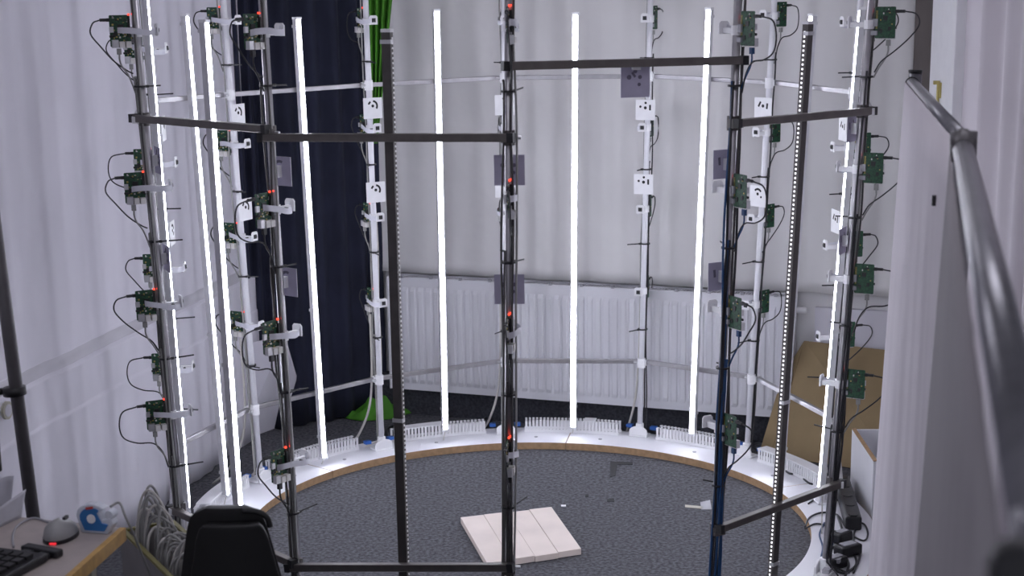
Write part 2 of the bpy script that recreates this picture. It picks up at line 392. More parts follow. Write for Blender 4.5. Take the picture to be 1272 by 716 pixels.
# ------------------------------------------------------------------ poles
LINES = {'B0': ((179,0),(231,610)), 'B1': ((277,0),(324,600)), 'B2': ((454,0),(474,550)), 'B3': ((626,0),(628,548)), 'B4': ((808,0),(795,528)),
         'B5': ((962,0),(928,560)), 'B6': ((1069,0),(1025,560)), 'F5': ((1082,0),(1026,690)), 'F4': ((917,0),(886,716)), 'F3': ((632,0),(632,716)),
         'F2': ((326,0),(370,716)), 'F1': ((166,0),(225,640))}
PLAN = {'B0': (-1.076,4.867), 'B1': (-.916,5.384), 'B2': (-.501,5.761), 'B3': (-.027,5.951), 'B4': (.502,5.921), 'B5': (.885,5.621), 'B6': (1.062,5.069),
        'F5': (.942,4.406), 'F4': (.546,4.022), 'F3': (-.013,3.763), 'F2': (-.562,3.816), 'F1': (-.957,4.274)}
DESC = {'B0': 'back pole behind leftmost front pole', 'B1': 'white pole before left wall', 'B2': 'white pole by navy curtain',
        'B3': 'white pole behind dark central pole', 'B4': 'white pole before radiator middle', 'B5': 'white pole at right radiator end',
        'B6': 'back pole behind rightmost front pole', 'F5': 'rightmost front pole', 'F4': 'front pole with blue cables', 'F3': 'dark central front pole',
        'F2': 'dark front pole behind chair', 'F1': 'leftmost front pole by desk'}
def clampR(n):
    p = Vector((*PLAN[n], 0)); k = 1.0
    if n[0] == 'F':
        lim = 1.15 if n == 'F1' else 1.085
        for i in range(400):
            if ((p * k) - RC).length <= lim: break
            k += 0.001
    elif (p - RC).length > 1.085:
        q = RC + (p - RC).normalized() * 1.085; return Vector((q.x, q.y, 0))
    return p * k
POLE = {}
for n in LINES:
    p = clampR(n); (u0, v0), (u1, v1) = LINES[n]
    a, b = ony(u0, v0, p.y), ony(u1, v1, p.y)
    dirv = (a - b) / (a.z - b.z)
    base = b + dirv * ((0.001 if n == 'F1' else R_T) - b.z); top = b + dirv * (2.05 - b.z)
    r = base - RC; r.z = 0; r.normalize()
    POLE[n] = dict(base=base, top=top, dir=dirv, r=r, t=Vector((-r.y, r.x, 0)), Y=p.y, rot=math.atan2(r.y, r.x))
def at_z(n, z): P = POLE[n]; return P['base'] + P['dir'] * (z - P['base'].z)
def z_of(n, v):
    (u0, v0), (u1, v1) = LINES[n]; u = u0 + (u1 - u0) * (v - v0) / (v1 - v0)
    return ony(u, v, POLE[n]['Y']).z
UPY = {'F1': 148, 'F2': 165, 'F3': 171, 'F4': 153, 'F5': 138, 'B6': 116, 'B5': 103, 'B4': 95, 'B3': 97, 'B2': 106, 'B1': 118, 'B0': 126}
LOY = {'F1': 632, 'F2': 702, 'F3': 705, 'F4': 658, 'F5': 600, 'B6': 522, 'B5': 471, 'B4': 451, 'B3': 450, 'B2': 472, 'B1': 509, 'B0': 555}
PR = 0.0105
for n, P in POLE.items():
    back = n[0] == 'B'
    t = thing('camera_pole', ('slim lit-white' if back else 'slim aluminium') + ' upright: ' + DESC[n], 'pole', P['base'], P['rot'], 'uprights of the ring')
    rel = P['top'] - P['base']; R = Matrix.Rotation(-P['rot'], 3, 'Z'); rl = R @ rel
    mb = MB(); mb.tube([(0, 0, 0), rl], PR, 14); mb.build('tube', M_litpole if back else M_alu, t, True)
    # foot: upright rounded plate plus flange
    poly = [(-.036, 0), (.036, 0), (.036, .022)] + [(.036 * math.cos(a), .022 + .020 * math.sin(a)) for a in [i * math.pi / 10 for i in range(1, 10)]] + [(-.036, .022)]
    ft = MB().prism(poly, -0.022, -0.014, lambda a, b, h: Vector((h, a, b + 0.0005))).box((0.0, 0, 0.004), (0.05, 0.072, 0.007)).tube([(0, 0, 0.004), (0, 0, 0.05)], PR + 0.005, 14)
    bevel(ft.build('foot', M_plastic, t), 0.002)
    for s in (-1, 1): MB().box((0.022, s * 0.049, 0.030), (0.020, 0.024, 0.012)).build('foot_clip', M_blueclip if back else M_greypl, t)
    for v in (UPY[n], LOY[n]):
        z = z_of(n, v) - P['base'].z; c = rl * (z / rl.z)
        cl = MB().tube([c - Vector((0, 0, .018)), c + Vector((0, 0, .018))], PR + 0.005, 12).box(c + Vector((.012, 0, 0)), (.022, .034, .022)).build('clamp', M_plastic if back else M_profile, t)
        MB().tube([c + Vector((0, .012, .0)), c + Vector((0, .030, 0))], .005, 8).build('bolt', M_port, cl)

# ------------------------------------------------------------------ crossbars
def crossbar(a, b, label, group, m, ext=0.018, sz=0.021):
    mid = (a + b) / 2; d = (b - a).normalized()
    t = thing('crossbar', label, 'bar', mid, 0, group)
    A = a - d * ext - mid; B = b + d * ext - mid
    bevel(MB().bar(A, B, sz, sz).build('square_tube', m, t), 0.0015, 1)
    for e, s in ((A, 1), (B, -1)):
        MB().bar(e - d * s * 0.004, e + d * s * 0.012, sz + 0.003, sz + 0.003).build('end_cap', M_blackpl if m is M_shadealu else M_plastic, t)
BAY = ['B0', 'B1', 'B2', 'B3', 'B4', 'B5', 'B6', 'F5', 'F4', 'F3', 'F2', 'F1']
BAYD = {('B0','B1'): 'left rear bay along the left wall', ('B1','B2'): 'bay in front of the navy curtain', ('B2','B3'): 'rear bay left of the dark central pole',
        ('B3','B4'): 'rear bay right of the dark central pole', ('B4','B5'): 'rear bay before the right radiator half', ('B5','B6'): 'rear bay before the cardboard',
        ('B6','F5'): 'narrow bay at the far right', ('F5','F4'): 'front right bay', ('F4','F3'): 'open front bay without lamp', ('F3','F2'): 'front bay left of centre', ('F2','F1'): 'front left bay over the chair', ('F1','B0'): 'narrow bay at the far left'}
OVR = {('F2','F1'): ((335,160),(180,147)), ('F3','F2'): ((632,171),(328,171)), ('F5','F4'): ((1080,138),(915,153)), ('F4','F3'): ((919,75),(630,82))}
OVL = {('F2','F1'): ((371,698),(226,634)), ('F3','F2'): ((632,705),(373,705)), ('F5','F4'): ((1033,602),(900,656))}
for i, a in enumerate(BAY):
    b = BAY[(i + 1) % 12]; key = (a, b)
    out = (POLE[a]['r'] + POLE[b]['r']).normalized() * 0.024
    front = a[0] == 'F' and b[0] == 'F'; m = M_shadealu if front else M_alu
    for which, OV, D in (('upper', OVR, UPY), ('lower', OVL, LOY)):
        if which == 'lower' and key == ('F4', 'F3'): continue
        if key in OV:
            pa, pb = (ony(*OV[key][0], POLE[a]['Y'] + out.y), ony(*OV[key][1], POLE[b]['Y'] + out.y))
            if front:
                za, zb = pa.z, pb.z; pa = at_z(a, za) + out; pb = at_z(b, zb) + out
        else:
            pa = at_z(a, z_of(a, D[a])) + out; pb = at_z(b, z_of(b, D[b])) + out
        crossbar(pa, pb, which + ' square metal crossbar of the ' + BAYD[key], 'crossbars between uprights', m, sz=0.020 if front else 0.016)

# ------------------------------------------------------------------ LED lamps: profile with diffuser facing the centre
LEDS = {('B0','B1'): ((230,20),(281,614)), ('B1','B2'): ((369,24),(402,571)), ('B2','B3'): ((542,14),(553,533)), ('B3','B4'): ((715,18),(712,530)),
        ('B4','B5'): ((881,12),(860,538)), ('B5','B6'): ((1009,20),(962,690)), ('B6','F5'): ((1071,12),(1020,612)), ('F5','F4'): ((1003,30),(957,740)),
        ('F3','F2'): ((481,40),(504,760)), ('F2','F1'): ((254,28),(299,665)), ('F1','B0'): ((178,-20),(232,630))}
def clampz(p, d, zmin):
    return p if p.z >= zmin else p + d * ((zmin - p.z) / d.z)
for key, (tp, bt) in LEDS.items():
    a, b = key; mid = (POLE[a]['base'] + POLE[b]['base']) / 2; r = (mid - RC); r.z = 0; r.normalize()
    if key == ('F2', 'F1'): r = Vector((-0.94, 0.34, 0))
    c = mid - r * 0.004
    T = ony(*tp, c.y); B = ony(*bt, c.y); d = (T - B).normalized(); B = clampz(B, d, R_T + 0.03)
    t = thing('led_lamp', 'tall glowing vertical lamp bar in the ' + BAYD[key] if not (a[0] == 'F' and b[0] == 'F') else 'vertical lamp bar facing away in the ' + BAYD[key], 'lamp bar', B, math.atan2(r.y, r.x), 'vertical lamp bars')
    Rm = Matrix.Rotation(-math.atan2(r.y, r.x), 3, 'Z'); L = Rm @ (T - B)
    mb = MB(); up = (1, 0, 0)
    mb.bar((0.008, 0, 0), Vector((0.008, 0, 0)) + L, 0.024, 0.006, up)
    for s in (-1, 1): mb.bar((0.0, s * 0.0105, 0), Vector((0.0, s * 0.0105, 0)) + L, 0.003, 0.013, up)
    mb.build('profile', M_profile if key in (('F5', 'F4'), ('F3', 'F2')) else M_silver, t)
    df = MB(); n = 10
    df.tube([Vector((-0.002, 0, 0.004)), Vector((-0.002, 0, -0.004)) + L], 0.0098, 14)
    df.build('diffuser', M_led, t, True)
    for q in (Vector((0.001, 0, -0.004)), L + Vector((0.001, 0, 0.004))): MB().box(q, (0.022, 0.026, 0.008)).build('end_cap', M_plastic, t)
    MB().tube(cat_rom([(0.002, 0, -0.006), (0.004, 0.002, -0.02), (0.006, 0.006, R_T + 0.003 - B.z)], 5), 0.002, 6).build('lead', M_whitecab, t)
    for zf in (0.05, 0.35, 0.985):
        q = L * zf; MB().box(q + Vector((0.006, 0, 0)), (0.016, 0.029, 0.010)).build('clip', M_port, t)
    if key in (('F5', 'F4'), ('F3', 'F2')):      # bare light beads along both rims, seen from behind
        bd = MB()
        for k in range(int(L.length / 0.012)):
            q = L * (k * 0.012 / L.length)
            for s in (-1, 1): bd.box(q + Vector((0.002, s * 0.0135, 0)), (0.004, 0.002, 0.005))
        stuff(bd.build('light_beads', M_bead if key == ('F5', 'F4') else M_beaddim, t))

# ------------------------------------------------------------------ single board computers, cameras, cables (prototypes, X = outward, Y = component side)
def rbox(c, s): return MB().box(c, s)
X0, X1 = 0.017, 0.073; XC = (X0 + X1) / 2
pcb = MB()
rr = 0.003; hz = 0.0425
poly = []
for (cx, cz, a0) in ((X1 - rr, hz - rr, 0), (X0 + rr, hz - rr, 90), (X0 + rr, -hz + rr, 180), (X1 - rr, -hz + rr, 270)):
    for k in range(4):
        a = math.radians(a0 + k * 30); poly.append((cx + rr * math.cos(a), cz + rr * math.sin(a)))
pcb.prism(poly, -0.0008, 0.0008, lambda a, b, h: Vector((a, h, b)))
me_pcb = pcb.mesh('circuit_board', M_pcb)
me_cpu = rbox((XC - .002, .0022, .010), (.015, .003, .015)).mesh('processor', M_chip)
me_ram = rbox((XC + .014, .0018, -.008), (.010, .002, .012)).mesh('memory_chip', M_chip)
me_hdr = MB().box((X0 + .0045, .005, .008), (.005, .009, .052)).mesh('pin_header', M_chip)
def usb(x): return MB().box((x, .0095, -.0365), (.014, .0165, .017)).mesh('usb_port', M_portw)
me_usb1, me_usb2 = usb(X0 + .010), usb(X0 + .028)
me_eth = MB().box((X1 - .011, .0078, -.034), (.016, .0135, .021)).mesh('network_port', M_port)
me_hdmi = MB().box((X1 - .004, .0035, .004), (.011, .006, .015)).mesh('display_port', M_port)
me_aud = MB().tube([(X1 - .010, .0035, -.014), (X1 + .002, .0035, -.014)], .0034, 8).mesh('audio_jack', M_chip)
me_caps = MB()
rnd = random.Random(3)
for k in range(56):
    side = 1 if k % 8 else -1
    me_caps.cur = k % 3
    me_caps.box((rnd.uniform(X0 + .004, X1 - .004), side * .0016, rnd.uniform(-.03, .038)), (rnd.uniform(.0015, .005), .002, rnd.uniform(.0015, .005)))
me_caps = me_caps.mesh('small_chips', [M_gold, M_chip, M_portw])
me_back = MB()
for x, z, w, h in ((XC, .012, .012, .012), (XC + .012, -.016, .008, .010), (XC - .013, -.02, .010, .006), (XC + .008, .030, .012, .005)): me_back.box((x, -.0018, z), (w, .002, h))
me_back = me_back.mesh('underside_chips', M_chip)
me_solder = MB()
for k in range(20): me_solder.box((X0 + .0045, -.0016, -.016 + k * .0025), (.005, .0016, .0012))
me_solder = me_solder.mesh('solder_row', M_gold)
me_red = MB().box((X0 + .003, .003, hz + .001), (.005, .005, .005)).mesh('status_light', M_red)
me_redlow = MB().box((X0 + .003, .0028, hz - .006), (.005, .003, .005)).mesh('status_light', M_red)
me_red2 = MB().box((X0 - .006, .006, hz + .002), (.004, .004, .004)).mesh('status_light', M_red)
me_arm = MB().box((X0 - .004, -.004, .0), (.024, .006, .02)).box((X0 - .004, -.004, -.028), (.024, .006, .012)).mesh('mount_arm', M_greypl)
def ribbon(kind):
    if kind == 0: pts = [(XC + .008, .004, .002), (XC - .004, .014, .002), (.016, .021, 0), (-.004, .022, -.003), (-.028, .019, -.006), (-.048, .012, -.002), (-.054, .006, .003)]
    elif kind == 1: pts = [(XC + .010, .004, -.004), (XC, .018, -.001), (.014, .026, .0), (-.012, .030, -.004), (-.040, .026, -.006), (-.058, .014, -.002), (-.050, .004, .004)]
    else: pts = [(XC + .004, .004, .006), (XC - .006, .016, .004), (.010, .022, -.002), (-.014, .024, -.009), (-.040, .018, -.012), (-.056, .006, -.008), (-.050, .002, 0)]
    P = cat_rom(pts, 6); mb = MB(); N = len(P)
    for p in P:
        for dz in (-.008, .008): mb.v.append((p.x, p.y, p.z + dz))
    for i in range(N - 1): mb.f.append((2*i, 2*i + 1, 2*i + 3, 2*i + 2)); mb.mi.append(0)
    return mb.mesh('ribbon_cable', M_ribbon, True)
me_rib = [ribbon(k) for k in range(3)]
# camera module, faces -X
me_cplate = MB().prism([(-.016, -.015), (.016, -.015), (.016, .011), (.011, .017), (-.011, .017), (-.016, .011)], -.057, -.053, lambda a, b, h: Vector((h, a, b))).mesh('camera_plate', M_plastic)
me_clens = MB().tube([(-.057, 0, 0), (-.062, 0, 0)], .0058, 12).mesh('lens', M_blackpl)
me_clring = MB().box((-.058, 0, 0), (.003, .014, .014)).mesh('lens_housing', M_chip)
me_carm = MB().box((-.033, 0, -.006), (.042, .010, .014)).tube([(0, 0, -.017), (0, 0, .007)], PR + .004, 12).mesh('clamp_arm', M_plastic)
me_cscrew = MB().tube([(-.030, .004, -.006), (-.030, .016, -.006)], .004, 8).mesh('thumb_screw', M_chip)
# power cables with plugs
def pcable(kind):
    ends = [(.018, .004, -.135), (.020, .004, -.16), (.018, .004, -.115)][kind]
    reach = [.128, .140, .118][kind]
    pts = [(.098, 0, .030), (reach, .004, .022), (reach + .008, .006, -.006), (reach - .018, .006, -.042), (.070, .006, -.078), (.036, .005, -.105), ends]
    if kind == 1: pts = [(.098, 0, .030), (reach, .004, .020), (reach + .012, .006, -.018), (reach + .002, .006, -.055), (reach - .035, .006, -.075), (.060, .006, -.082), (.034, .005, -.112), ends]
    return MB().tube(cat_rom(pts, 6), .0021, 6).mesh('cord', M_blackcab, True)
me_pc = [pcable(k) for k in range(3)]
me_plug = MB().box((.0765, 0, .030), (.009, .007, .009)).tube([(.080, 0, .030), (.098, 0, .030)], .0042, 8).mesh('plug', M_blackpl)
def ncable(m, kind):
    ends = [(.016, .004, -.15), (.014, .004, -.17)][kind]
    pts = [(XC + .008, .008, -.062), (XC + .008, .008, -.078), (XC + .002, .007, -.096), (.030, .006, -.122), ends]
    return MB().tube(cat_rom(pts, 6), .0024, 6).mesh('cord', m, True)
me_nc = {('g', k): ncable(M_greycab, k) for k in range(2)}; me_nc.update({('b', k): ncable(M_blackcab, k) for k in range(2)}); me_nc.update({('u', k): ncable(M_bluecab, k) for k in range(2)})
me_nplug = {c: MB().box((XC + .008, .008, -.0545), (.011, .009, .016)).mesh('plug', m) for c, m in (('g', M_greycab), ('b', M_blackpl), ('u', M_bluecab))}
# cable tie
def tie(kind):
    mb = MB().tube([(.004, 0, -.0025), (.004, 0, .0025)], .019, 14)
    tl = [.052, .040, .060][kind]; rz = [0.1, -0.15, 0.25][kind]
    return mb.mesh('band', M_blackpl), MB().bar((-.012, .012, 0), (-.012 - tl, .012 + tl * rz, tl * .06 * (kind - 1)), .0016, .004).mesh('tail', M_blackpl), MB().box((-.012, .012, 0), (.008, .007, .007)).mesh('head', M_blackpl)
me_tie = [tie(k) for k in range(3)]

UNITS = {'F1': (38, 232, 377, 513), 'F2': (38, 258, 415, 573), 'F3': (30, 245, 410, 562), 'F4': (35, 235, 385, 530), 'F5': (28, 208, 345, 475),
         'B0': (60, 202, 332, 455), 'B1': (25, 178, 293, 403), 'B2': (25, 158, 268, 374), 'B3': (24, 157, 262, 368), 'B4': (22, 157, 258, 360), 'B5': (18, 163, 270, 377), 'B6': (27, 182, 304, 417)}
LEV = ['topmost', 'second', 'third', 'lowest']
NETC = {'F1': 'g', 'F2': 'b', 'F3': 'b', 'F4': 'u', 'F5': 'g'}
rnd = random.Random(11)
for n, vs in UNITS.items():
    P = POLE[n]; right = n in ('F4', 'F5', 'B4', 'B5', 'B6')
    for k, v in enumerate(vs):
        z = z_of(n, v); loc = at_z(n, z); rz = P['rot'] + rnd.uniform(-.05, .05)
        where = LEV[k] + ' on the ' + DESC[n]
        t = thing('single_board_computer', 'green circuit board, ' + where, 'circuit board', loc, rz, 'circuit boards on the uprights')
        link('circuit_board', me_pcb, t); link('processor', me_cpu, t); link('memory_chip', me_ram, t); link('pin_header', me_hdr, t)
        link('usb_port', me_usb1, t); link('usb_port', me_usb2, t); link('network_port', me_eth, t); link('display_port', me_hdmi, t); link('audio_jack', me_aud, t)
        link('small_chips', me_caps, t); link('underside_chips', me_back, t); link('solder_row', me_solder, t); link('mount_arm', me_arm, t)
        link('status_light', me_redlow if right else me_red, t)
        if not right: link('status_light', me_red2, t)
        link('ribbon_cable', me_rib[(k + len(n) + ord(n[1])) % 3], t)
        cmo = thing('camera_module', 'small white camera tab with black lens, ' + where, 'camera', loc + P['dir'] * 0.0, P['rot'], 'camera tabs on the uprights')
        link('camera_plate', me_cplate, cmo); link('lens', me_clens, cmo); link('lens_housing', me_clring, cmo); link('clamp_arm', me_carm, cmo); link('thumb_screw', me_cscrew, cmo)
        pk = rnd.randrange(3)
        pc = thing('power_cable', 'black looping power lead, ' + where, 'cable', loc, rz, 'power leads of the circuit boards')
        link('cord', me_pc[pk], pc); link('plug', me_plug, pc)
        c = NETC.get(n, 'g'); nk = rnd.randrange(2)
        nc = thing('network_cable', {'g': 'grey', 'b': 'black', 'u': 'blue'}[c] + ' data lead below a circuit board, ' + where, 'cable', loc, rz, 'network leads of the circuit boards')
        link('cord', me_nc[(c, nk)], nc); link('plug', me_nplug[c], nc)
        tk = rnd.randrange(3); zt = z - rnd.uniform(.135, .165)
        if zt > 0.1:
            tt = thing('cable_tie', 'black cable tie, ' + where, 'cable tie', at_z(n, zt), P['rot'] + rnd.uniform(-.3, .3), 'cable ties on the uprights')
            for nm, me in zip(('band', 'tail', 'head'), me_tie[tk]): link(nm, me, tt)

# cable bundles down the poles
for n, P in POLE.items():
    vs = UNITS[n]; front = n[0] == 'F'
    t = thing('cable_bundle', {'F4': 'thick blue and black', 'F5': 'black'}.get(n, 'black and grey' if front else 'thin grey') + ' cable bundle strapped to the ' + DESC[n], 'cable bundle', P['base'], P['rot'], 'cable bundles on the uprights')
    Rm = Matrix.Rotation(-P['rot'], 3, 'Z')
    strands = []
    zs = [z_of(n, v) for v in vs]
    cnt = 2 if n in ('F1', 'F4') else 1
    for k, z in enumerate(zs):
        for q in range(cnt):
            if n == 'F4': m = M_bluecab if q == 0 or k > 1 else M_blackcab
            elif n == 'F5': m = M_blackcab if q == 0 else M_greypl
            elif front: m = M_bundle if q == 0 else M_greycab
            else: m = (M_blackcab if n in ('B4', 'B5', 'B6') else M_whitecab)
            strands.append((z - 0.13, m))
    if front: strands += [(2.0, M_bundle), (2.0, M_greycab if n != 'F4' else M_blackcab)]
    else: strands += [(2.0, M_greycab)]
    for k, (z1, m) in enumerate(strands):
        if z1 < 0.2: continue
        ang = -1.2 + 2.4 * (k + 0.5) / len(strands); pts = []; z = 0.07
        rad = PR + 0.0055
        while z < z1:
            w = 0.006 * noise.noise(Vector((z * 3.1, k * 3.7, ord(n[1]))))
            ax = Rm @ (at_z(n, z) - P['base'])
            pts.append(Vector((ax.x + (rad + abs(w) + 0.003 * math.sin(z * 9 + k)) * math.cos(ang), ax.y + (rad + .002) * math.sin(ang) + w * 1.6, z - P['base'].z))); z += 0.09
        pts.append(Rm @ (at_z(n, z1) - P['base']) + Vector((rad * math.cos(ang), rad * math.sin(ang), 0)))
        # run out over the ring behind the foot
        s = -1 if (k % 2) else 1
        tail = [Vector((0.075 + .01 * k, s * (0.05 + .01 * k), 0.008 if .075 + .01*k < .0 else -R_T + 0.006)), Vector((0.045, s * 0.02, 0.012 - 0.0))]
        if k < 3: pts = tail + pts
        MB().tube(cat_rom(pts, 3), 0.0034 if n == 'F4' else 0.0028, 6).build('cable', m, t, True)

# ------------------------------------------------------------------ marker cards
CS = 0.0375
def arcpoly(r0, r1, a0, a1, c):
    n = 8; o = [(c[0] + r1 * math.cos(math.radians(a0 + (a1 - a0) * i / n)), c[1] + r1 * math.sin(math.radians(a0 + (a1 - a0) * i / n))) for i in range(n + 1)]
    return o + [(c[0] + r0 * math.cos(math.radians(a1 + (a0 - a1) * i / n)), c[1] + r0 * math.sin(math.radians(a1 + (a0 - a1) * i / n))) for i in range(n + 1)]
def disc(r, c): return [(c[0] + r * math.cos(i * math.pi / 6), c[1] + r * math.sin(i * math.pi / 6)) for i in range(12)]
def bar2(c, w, h, a):
    ca, sa = math.cos(a), math.sin(a); return [(c[0] + x * ca - y * sa, c[1] + x * sa + y * ca) for x, y in ((-w, -h), (w, -h), (w, h), (-w, h))]
def marks(kind):
    c = (0.0, 0.008)
    if kind == 0: return [disc(.0055, c), arcpoly(.014, .021, 95, 215, c), arcpoly(.014, .021, 20, 60, c)]
    if kind == 1: return [disc(.0055, c), arcpoly(.014, .021, 60, 170, c), arcpoly(.014, .021, 200, 235, c)]
    if kind == 2: return [disc(.0058, c), bar2((-.018, .009), .0035, .010, 0), disc(.0045, (-.001, .026)), disc(.0045, (.019, .012))]
    if kind == 3: return [disc(.0058, c), bar2((-.018, .008), .0035, .010, 0.1), bar2((.015, .014), .0035, .010, .5)]
    if kind == 4: return [disc(.0055, c), arcpoly(.014, .021, 40, 150, c), disc(.004, (-.016, -.002))]
    return [disc(.006, (-.016, .012)), disc(.005, (.012, .012)), disc(.0045, (.010, -.006)), bar2((-.004, .018), .003, .007, .6), disc(.005, (.0, .026))]
def card_mesh(): return MB().box((0, 0, 0), (.0015, 2 * CS, 2 * CS))
mb = card_mesh(); mb.mi = [1 if i == 3 else 0 for i in range(6)]
me_card = mb.mesh('card_sheet', [M_card, M_cardback])
me_marks = {}
for k in range(6):
    L = []
    for sgn, m in ((-1, M_ink), (1, M_inkback)):
        for poly in marks(k): L.append(MB().prism(poly, sgn * .0006, sgn * .0012, lambda a, b, h: Vector((h, a, b))).mesh('printed_mark', m))
    me_marks[k] = L
CARDS = [('B1', 287, 143, 0), ('B1', 299, 260, 0), ('B2', 460, 134, 0), ('B2', 463, 238, 0), ('B3', 623, 130, 1), ('B3', 620, 232, 4), ('B4', 803, 136, 2), ('B4', 800, 228, 2),
         ('B5', 953, 134, 3), ('B5', 944, 243, 4), ('B6', 1056, 160, 3), ('B6', 1043, 275, 3), ('B0', 199, 160, 0), ('B0', 214, 290, 1),
         ('F1', 194, 200, 5), ('F1', 203, 322, 5), ('F2', 346, 214, 1), ('F2', 356, 352, 1), ('F3', 632, 213, 5), ('F3', 632, 362, 5), ('F4', 903, 205, 3), ('F4', 896, 345, 3),
         ('F5', 1064, 160, 3), ('F5', 1052, 300, 3)]
seen = {}
for n, u, v, k in CARDS:
    P = POLE[n]; seen[n] = seen.get(n, -1) + 1
    z = z_of(n, v); loc = at_z(n, z) - P['r'] * 0.026
    t = thing('marker_card', ('upper ' if seen[n] == 0 else 'lower ') + ('white marker card with black code on the ' if n[0] == 'B' else 'grey-backed marker card on the ') + DESC[n], 'marker card', loc, P['rot'] + rnd.uniform(-.06, .06), 'marker cards on the uprights')
    link('card_sheet', me_card, t)
    for me in me_marks[k]: link('printed_mark', me, t)
    MB().box((.008, 0, 0), (.016, .012, .03)).build('clip', M_plastic, t)
# card hung from the open bay's lintel
zl_ = ony(789, 102, 3.93); rm = (POLE['F3']['r'] + POLE['F4']['r']).normalized()
t = thing('marker_card', 'grey-backed marker card hanging below the crossbar of the open front bay', 'marker card', zl_, math.atan2(rm.y, rm.x), 'marker cards on the uprights')
link('card_sheet', me_card, t)
for me in me_marks[5]: link('printed_mark', me, t)
MB().box((.008, 0, .036), (.014, .02, .012)).build('clip', M_plastic, t)

# ------------------------------------------------------------------ wiring ducts on the ring
def duct(a0, a1, label, r0=1.058, wdt=0.042, hgt=0.047, cover=None):
    t = thing('wiring_duct', label, 'wiring duct', RC + Vector((0, 0, R_T)), 0, 'slotted wiring ducts on the base ring')
    n = max(4, int(abs(a1 - a0) * r0 / 0.02)); mb = MB()
    def P(a, r, z): return (r * math.cos(a), r * math.sin(a), z)
    for r, h0, h1, th in ((r0, 0.0005, .012, .002), (r0 + wdt, 0.0005, .012, .002)):
        for i in range(n):
            A, B = a0 + (a1 - a0) * i / n, a0 + (a1 - a0) * (i + 1) / n
            mb.bar(P(A, r, (h0 + h1) / 2), P(B, r, (h0 + h1) / 2), th, h1 - h0)
    for i in range(n):
        A, B = a0 + (a1 - a0) * i / n, a0 + (a1 - a0) * (i + 1) / n
        mb.bar(P(A, r0 + wdt / 2, .0016), P(B, r0 + wdt / 2, .0016), wdt, .002)
    mb.build('channel', M_plastic, t)
    fg = MB(); nf = int(abs(a1 - a0) * r0 / 0.0136)
    for k in range(nf):
        a = a0 + (a1 - a0) * (k + .5) / nf
        for r in (r0, r0 + wdt):
            fg.box(P(a, r, (.012 + hgt) / 2), (.002, 0.0085, hgt - .012), Matrix.Rotation(a, 3, 'Z'))
            fg.box(P(a, r + (.004 if r == r0 else -.004), hgt), (.014, .0085, .002), Matrix.Rotation(a, 3, 'Z'))
    stuff(fg.build('fingers', M_plastic, t))
    if cover:
        c0, c1 = cover; mb = MB(); m = max(3, int(abs(c1 - c0) * r0 / .02))
        for i in range(m):
            A, B = c0 + (c1 - c0) * i / m, c0 + (c1 - c0) * (i + 1) / m
            mb.bar(P(A, r0 + wdt / 2, hgt + .003), P(B, r0 + wdt / 2, hgt + .003), wdt + .006, .004)
        mb.build('cover', M_plastic, t)
def pang(n): q = POLE[n]['base'] - RC; return math.atan2(q.y, q.x)
DUCTS = [('B0', 'B1', (.1, .75)), ('B1', 'B2', None), ('B2', 'B3', (.05, .55)), ('B3', 'B4', (.62, .74)), ('B4', 'B5', None), ('B5', 'B6', (.0, 1.0))]
for a, b, cov in DUCTS:
    A, B = pang(a), pang(b)
    if A < -1: A += 2 * math.pi
    if B < -1 and A > 1: B += 2 * math.pi
    s = 1 if B > A else -1; A += s * .072; B -= s * .072
    duct(A, B, 'white slotted wiring duct on the base ring, ' + BAYD[(a, b)], cover=None if not cov else (A + (B - A) * cov[0], A + (B - A) * cov[1]))

# ------------------------------------------------------------------ planks on the carpet
pl_ = [onz(572, 643, .022), onz(685, 630, .022), onz(722, 682, .022), onz(605, 700, .022)]
t = thing('plank_panel', 'pale wooden panel of four planks lying on the carpet', 'plank panel', (pl_[0] + pl_[2]) / 2 - Vector((0, 0, .022)))
cen = (pl_[0] + pl_[2]) / 2
for k in range(4):
    s0, s1 = k / 4 + (.0014 if k else 0), (k + 1) / 4 - (.0014 if k < 3 else 0)
    q = [pl_[0].lerp(pl_[1], s0), pl_[0].lerp(pl_[1], s1), pl_[3].lerp(pl_[2], s1), pl_[3].lerp(pl_[2], s0)]
    dz = (.0, .0008, -.0006, .0004)[k]
    if k == 2: q = [p + (pl_[3] - pl_[0]).normalized() * .003 for p in q]
    mb = MB(); mb.v = [tuple(Vector((p.x - cen.x, p.y - cen.y, .002))) for p in q] + [tuple(Vector((p.x - cen.x, p.y - cen.y, .022 + dz))) for p in q]
    mb.f = [(3,2,1,0),(4,5,6,7),(0,1,5,4),(1,2,6,5),(2,3,7,6),(3,0,4,7)]; mb.mi = [0] * 6
    bevel(mb.build('plank', M_wood, t), .001, 1)
# tape marks
def tape(quad, label, m, name='tape_mark'):
    mb = MB(); mb.v = [(*onz(u, v, 0.0).xy, .0008) for u, v in quad] + [(*onz(u, v, 0.0).xy, .002) for u, v in quad]
    n = len(quad); mb.f = [tuple(reversed(range(n))), tuple(range(n, 2 * n))] + [(i, (i + 1) % n, n + (i + 1) % n, n + i) for i in range(n)]; mb.mi = [0] * len(mb.f)
    return tag(mb.build(name, m), label, 'tape')
tape([(758, 574), (786, 575), (786, 578), (767, 578), (764, 592), (758, 593)], 'dark L-shaped tape mark on the carpet inside the ring', M_darktape)
tape([(727, 615), (731, 615), (731, 618), (727, 618)], 'tiny black tape dot on the carpet beyond the planks', M_darktape)
tape([(754, 621), (763, 620), (763, 624), (754, 624)], 'short black tape scrap on the carpet right of the planks', M_darktape)
tape([(697, 628), (703, 628), (703, 630), (697, 630)], 'tiny white paper scrap on the carpet behind the planks', M_card, 'paper_scrap')
